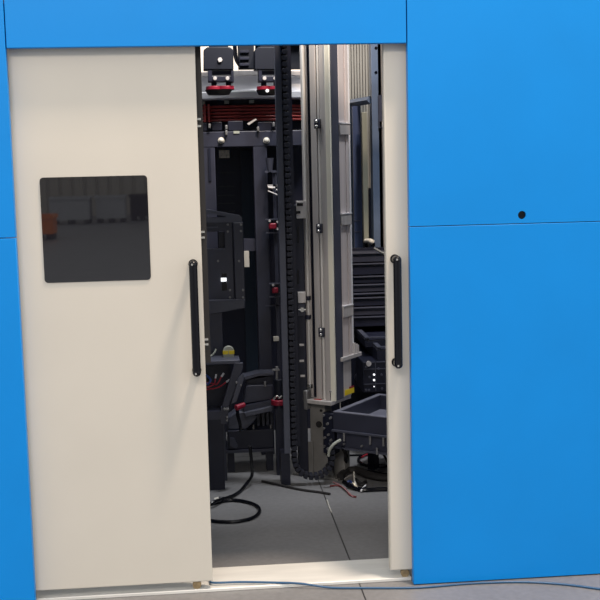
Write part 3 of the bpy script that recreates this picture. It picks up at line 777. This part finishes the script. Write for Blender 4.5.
# lower bolted drawers stepping toward the door
ys = YK2-.16
for (p0, p1, pl, yy) in ((337, 346, 365, YK2-.40), (347, 361, 377, YK2-.56)):
    xa = P(pl, p0, yy).x
    d_ = MB().box(xa, rx1, yy, YK2+.15, P(375, p1+1, yy).z, P(375, p0, yy).z-.02).build('drawer', 'navy', Rk, bevel=.002)
    e = MB(); zt_ = P(375, p0, yy).z
    e.box(xa, rx1, yy-.004, yy+.02, zt_-.006, zt_); e.box(xa, xa+.028, yy+.02, YK2+.14, zt_-.02, zt_); e.build('drawer_rim', 'slate_light', d_)
yy = YK2-.58
MB().pbox(349, 358, 370, 392, YK2-.30, .28).build('inner_case', 'navy', Rk)
cs = MB().pbox(363, 361.5, 400, 392, yy, .6).build('lower_case', 'navy', Rk, bevel=.003)
xs = MB()
for py in (361.8, 368.5, 383.5): xs.pbox(364, py, 392, py+.7, yy-.004, .006)
xs.pbox(375.4, 361, 376, 391, yy-.004, .006)
xs.each('panel_seam', 'slate_light', cs)
bl = MB()
for px, py in ((366, 367), (378.5, 368.5), (381.5, 374.5), (369.5, 377), (382, 388.5), (369, 390), (366, 390)):
    c = P(px, py, yy); bl.cyl((c.x, yy-.008, c.z), (c.x, yy+.001, c.z), .007, 10)
bl.each('bolt', 'slate_light', cs, smooth=True)
c = P(368.5, 363.5, yy); MB().cyl((c.x, yy-.014, c.z), (c.x, yy+.001, c.z), .015, 18).build('connector', 'alu', cs, smooth=True)
for py, r in ((374.5, .006), (380, .006), (386.5, .0035)):
    c = P(374, py, yy); MB().cyl((c.x, yy-.006, c.z), (c.x, yy+.001, c.z), r, 14).build('indicator_lamp', 'led', cs)
yy = YK2-.30
c = P(359, 377, yy); MB().cyl((c.x, yy-.02, c.z), (c.x, yy+.001, c.z), .030, 24).build('cover_disc', 'slate', cs, smooth=True)
MB().box(rx0+.02, rx0+.08, YK2+.05, YK2+.17, 0, P(370, 326, YK2).z).build('leg', 'navy', Rk)

# ---- blue-grey guard frame, right top
YG = 2.80
Gf = thing('guard_frame', 'blue-grey steel guard frame with bolt holes beside the right door', 'frame', P(378, 250, YG))
gx = P(372.5, 150, YG).x, P(382.5, 150, YG).x
MB().box(gx[0], gx[1], YG, YG+.10, 0, zb+.1).build('post', 'bluegrey', Gf, bevel=.003)
m_ = MB()
for py in (48, 72.5):
    c = P(376, py, YG); m_.cyl((c.x, YG-.002, c.z), (c.x, YG+.004, c.z), .010, 16)
m_.each('bolt_hole', 'black', Gf)
pa, pb = P(371.5, 98, YG+.05), P(350, 105, 3.5)
barz = P(372, 98, YG+.05).z
yb2 = 3.22
def bar_at(px, py):
    return P(px, py, yb2)
br = MB(); e1 = P(350, 105, yb2)
# inclined rail from the post to the rear post
d0 = Vector((gx[0]-.002, YG+.05, P(372, 99.5, YG).z)); d1 = Vector((P(350.5, 103.5, yb2).x, yb2, P(350.5, 103.5, yb2).z))
br.tube([d0, d1], .026, 4, 0); br.build('top_rail', 'bluegrey', Gf)
xr2 = P(351.2, 150, yb2).x
MB().box(xr2-.02, xr2+.02, yb2-.02, yb2+.02, 0, d1.z).build('rear_post', 'bluegrey', Gf)
MB().pbox(378.6, 30, 384, 260, YG+.0, .1).build('side_post', 'taupe', Gf, bevel=.003)
MB().pbox(378.5, 95, 382, 128, YG-.012, .012).build('hinge_plate', 'slate', Gf)
# corrugated strip curtain behind
YS = 3.3
cur = MB(); xa, xb = P(347, 120, YS).x, P(386, 120, YS).x
n = 14
for i in range(n):
    x = xa+(xb-xa)*i/n; w_ = (xb-xa)/n
    cur.box(x, x+w_*.62, YS, YS+.03, .9, zb+.3); cur.box(x+w_*.62, x+w_, YS+.02, YS+.035, .9, zb+.3)
cur.box(xa, xb, YS, YS+.035, 0, .9)
single('corrugated_screen', cur, mat('screen_grey', (.23, .225, .205), .5, noise=.1, nscale=3), 'grey corrugated upright screen behind the guard frame', 'screen')
bp_ = thing('cable_post', 'pale green-grey post with white cable end, below the guard rail', 'post', P(366, 430, 2.86))
x0, x1 = P(363.3, 200, 2.86).x, P(368.4, 200, 2.86).x
MB().box(x0, x1, 2.86, 2.90, P(366, 243, 2.86).z, P(366, 112, 2.86).z).build('post', mat('pale_green', (.19, .19, .15), .5), bp_, bevel=.003)
MB().box(x0+.005, x1-.005, 2.90, 2.94, 0, P(366, 200, 2.86).z).build('stand', 'navy', bp_)
m_ = MB(); m_.tube([P(366, 241, 2.84), P(368.5, 240.8, 2.80), P(371, 241.2, 2.765), P(373, 242.5, 2.765)], .016, 10); m_.build('cable_end', 'offwhite', bp_, smooth=True)
MB().pbox(371.5, 243, 375, 246.5, 2.774, .02).each('cable_gland', 'black', bp_)
sc_ = thing('blue_panel', 'dark blue upright sheet panel under the guard rail', 'panel', P(357, 240, 2.95))
MB().box(P(353.5, 180, 3.02).x, P(361.5, 180, 3.02).x, 3.02, 3.04, 0, P(357, 106, 3.02).z).build('sheet', mat('deep_blue_paint', (.03, .045, .10), .45), sc_)
m_ = MB(); m_.pbox(354, 220.3, 360.5, 221, 3.015, .004); m_.pbox(354, 231.3, 360.5, 232, 3.015, .004); m_.each('seam', 'slate_light', sc_)
dk = MB(); dk.box(P(369, 180, 3.12).x, P(377, 180, 3.12).x, 3.12, 3.16, 0, P(374, 188, 3.12).z)
single('slate_upright', dk, 'slate', 'short slate upright behind the white cable end, left of guard post', 'post')
dl = MB().tube([P(374.5, 248.5, 2.2), P(388, 256, 2.05)], .007, 8, 0)
single('tie_bar', dl, 'steel', 'thin bright slanting bar above the drawer rack', 'bar')
lt = MB(); lt.pbox(379.7, 121.5, 383, 127, YG-.012, .014)
single('door_stop', lt, 'alu', 'small pale block on the guard post edge', 'block')

# ---- cables on the floor
def fcable(name, label, pp, r, m='black', cat='cable', grp=None):
    return single(name, MB().tube([G(x, y, z) for x, y, z in pp], r, 8), m, label, cat, smooth=True, group=grp)
fcable('black_cable', 'black cable drooping to the floor in a loop beside the wide door', [(250, 446, .25), (251.5, 462, .15), (252, 475, .06), (247, 483, .01), (238, 493, .009), (225, 498.5, .016), (215, 501.5, .029), (206, 507, .012)], .009)
fcable('black_cable', 'black cable looping flat on the bare floor, nearest the threshold', [(204, 506, .009), (217, 502.5, .009), (232, 500, .010), (247, 502, .009), (257, 506, .009), (259.5, 512, .009), (252, 518, .009), (236, 521.5, .009), (220, 521.5, .009), (206, 520, .009)], .009)
cn = thing('cable_plug', 'small white and black plug on the floor at the wide door edge', 'plug', G(215, 500, .0))
g = G(215.5, 500, .012); MB().cyl(g-Vector((.004, 0, 0)), g+Vector((.018, 0, .004)), .012, 12).build('plug_body', 'offwhite', cn, smooth=True)
MB().cyl(g+Vector((.018, 0, .004)), g+Vector((.045, .004, 0)), .013, 12).build('plug_cap', 'black', cn, smooth=True)
YC3 = 'tangle of cables under the trays'
fcable('floor_cable', 'thick black cable curving on the floor from the column foot under the trays', [(343, 448, .20), (346, 455, .14), (345, 465, .06), (348, 470, .011), (358, 470, .011), (375, 473, .011), (392, 476, .011)], .011, grp=YC3)
fcable('floor_cable', 'black cable ring under the lower tray with red leads inside', [(392, 452, .008), (375, 453, .008), (362, 456, .008), (358.5, 460.5, .008), (365, 465, .008), (380, 466, .008), (392, 466, .008)], .009, grp=YC3)
fcable('floor_cable', 'straight thin black cable crossing the pale floor behind the column foot', [(330, 456, .006), (345, 455.5, .006), (362, 455, .006)], .006, grp=YC3)
fcable('floor_cable', 'black cable lying lowest along the floor by the narrow door', [(344, 482, .01), (352, 487, .01), (362, 490, .01), (376, 489.5, .01), (392, 489, .01)], .012, grp=YC3)
fcable('floor_cable', 'black cable hanging slanted from the lower tray to the cable ring', [(381, 447, .18), (384, 455, .08), (389, 464, .01)], .008, grp=YC3)
fcable('floor_cable', 'dark red lead nearest the camera, on the floor by the slab joint', [(330, 486, .005), (338, 485.5, .005), (345, 489, .005), (350, 495, .005), (356, 497, .005)], .005, 'dullred', grp=YC3)
fcable('floor_cable', 'pale pink lead arching over the floor beside the dark red lead', [(333, 482, .005), (340, 485, .012), (346, 490, .012), (353, 497, .005)], .0035, mat('pink_wire', (.32, .16, .17), .5), grp=YC3)
fcable('floor_cable', 'short red lead inside the black cable ring, left one', [(362, 457, .01), (367, 454.5, .01), (372, 456, .01), (369, 459, .01)], .005, 'wire_red', grp=YC3)
fcable('floor_cable', 'thin white lead dangling from the lower tray', [(378, 444, .19), (376.5, 448, .13), (374, 453, .05), (371, 455.5, .01)], .004, 'offwhite', grp=YC3)
# connector bundle
cb = thing('connector_bundle', 'bundle of plugs with yellow and white ends on the floor under the trays', 'cable bundle', G(358, 485))
for i, (pp, m_) in enumerate([([(354, 472, .06), (354.5, 480, .03), (356.5, 487, .012)], 'offwhite'), ([(352, 483, .012), (354, 484, .03), (357, 488, .012)], 'label'), ([(347, 482, .014), (350, 481, .02), (353, 484, .014)], 'wire_blue'), ([(366, 485, .012), (363, 488, .014), (361, 491, .014)], 'white'), ([(356, 479, .02), (361, 483, .03), (366, 481, .012)], 'rubber'), ([(347, 486, .012), (356, 488, .016), (366, 488, .012)], 'black')]):
    MB().tube([G(x, y, z) for x, y, z in pp], .007 if i > 3 else .005, 8).build('lead', m_, cb, smooth=True)
fcable('hose_bundle', 'fat dark hoses draped on the floor in front of the trays', [(340, 477, .02), (347, 471, .03), (357, 470, .035), (366, 474, .028), (378, 477, .022), (393, 478, .022)], .022, 'rubber', 'hose')
gh = MB().tube([P(340.5, 440, 1.38), P(334, 444, 1.36), P(329.5, 450, 1.36), P(328.5, 456, 1.37)], .008, 8)
single('grey_cable', gh, 'greyplastic', 'short grey cable arching beside the cable chain curl', 'cable', smooth=True)
wl = MB().tube([G(327, 500, .003), G(329, 506, .003), G(331.5, 512, .003)], .003, 8)
single('white_thread', wl, 'offwhite', 'thin white thread on the floor along the slab joint', 'thread', smooth=True)
fl = MB().tube([G(262, 481, .007), G(280, 485, .007), G(300, 489.5, .006), G(318, 492, .006), G(330, 494, .006)], .007, 8)
single('flat_cable', fl, 'rubber', 'dark cable stretched across the floor below the chain curl', 'cable', smooth=True)

# ------------------------------------------------------------------ the hall behind the viewer, seen in the dark window
def crate(x, y, m, label, w=1.35, d=1.1, hh=.95):
    r = thing('pallet_box', label, 'pallet box', (x, y, 0), group='pallet boxes reflected in the window')
    b = MB(); t_ = .05
    for a in ((-w/2, w/2, -d/2, -d/2+t_), (-w/2, w/2, d/2-t_, d/2), (-w/2, -w/2+t_, -d/2+t_, d/2-t_), (w/2-t_, w/2, -d/2+t_, d/2-t_)): b.box(*a, .15, hh-.08)
    b.box(-w/2+t_, w/2-t_, -d/2+t_, d/2-t_, .15, .2); b.build('box_body', m, r, local=True)
    MB().frame((-w/2-.04, w/2+.04, -d/2-.04, d/2+.04), (-w/2+.05, w/2-.05, -d/2+.05, d/2-.05), hh-.1, hh)
    q = MB(); q.box(-w/2-.04, w/2+.04, -d/2-.04, -d/2+.04, hh-.1, hh); q.box(-w/2-.04, w/2+.04, d/2-.04, d/2+.04, hh-.1, hh); q.box(-w/2-.04, -w/2+.04, -d/2+.04, d/2-.04, hh-.1, hh); q.box(w/2-.04, w/2+.04, -d/2+.04, d/2-.04, hh-.1, hh)
    q.build('box_rim', m, r, local=True)
    for sx in (-1, 0, 1): MB().box(sx*(w/2-.1)-.08, sx*(w/2-.1)+.08, -d/2, d/2, 0, .15).build('skid', 'rubber', r, local=True)
    return r
crate(-4.4, -35, 'crate', 'grey pallet box reflected in the dark window, left one of two')
crate(-3.03, -35.4, 'crate', 'grey pallet box reflected in the dark window, right one of two', 1.0)
crate(-2.0, -36.4, 'rubber', 'dark pallet box reflected at the right edge of the window', .8)
crate(-4.3, -26, 'orange', 'orange pallet box reflected at the left edge of the window', .9, .9, .66)

# ------------------------------------------------------------------ light
w = bpy.data.worlds.new('hall_light'); sc.world = w; w.use_nodes = True
bg = w.node_tree.nodes['Background']; bg.inputs[0].default_value = (.96, .98, 1.0, 1); bg.inputs[1].default_value = .92
def lamp(name, loc, sx, sy, power, col=(1, .95, .88), rot=(0, 0, 0)):
    l = bpy.data.lights.new(name, 'AREA'); l.shape = 'RECTANGLE'; l.size = sx; l.size_y = sy; l.energy = power; l.color = col
    o = bpy.data.objects.new(name, l); COL.objects.link(o); o.location = loc; o.rotation_euler = rot
    return o
lamp('hall_lamp', (1.62, -.87, 6.4), .55, .45, 370, (1, .80, .62))
lamp('hall_lamp', (-1.5, -7.5, 6.2), 4.0, 1.2, 270, (1, .87, .76), (math.radians(35), 0, 0))
lamp('machine_lamp', (1.4, 1.05, 5.2), .3, .3, 120, (.95, .96, 1))
lamp('ring_fill', (.34, 1.5, 3.02), .3, .1, 13, (1, .98, .95), (math.radians(42), 0, 0))  # added fill to brighten the white ring, no known fixture
vs = sc.view_settings
vs.view_transform = 'Standard'; vs.look = 'None'; vs.exposure = .09; vs.gamma = 1; vs.use_curve_mapping = False
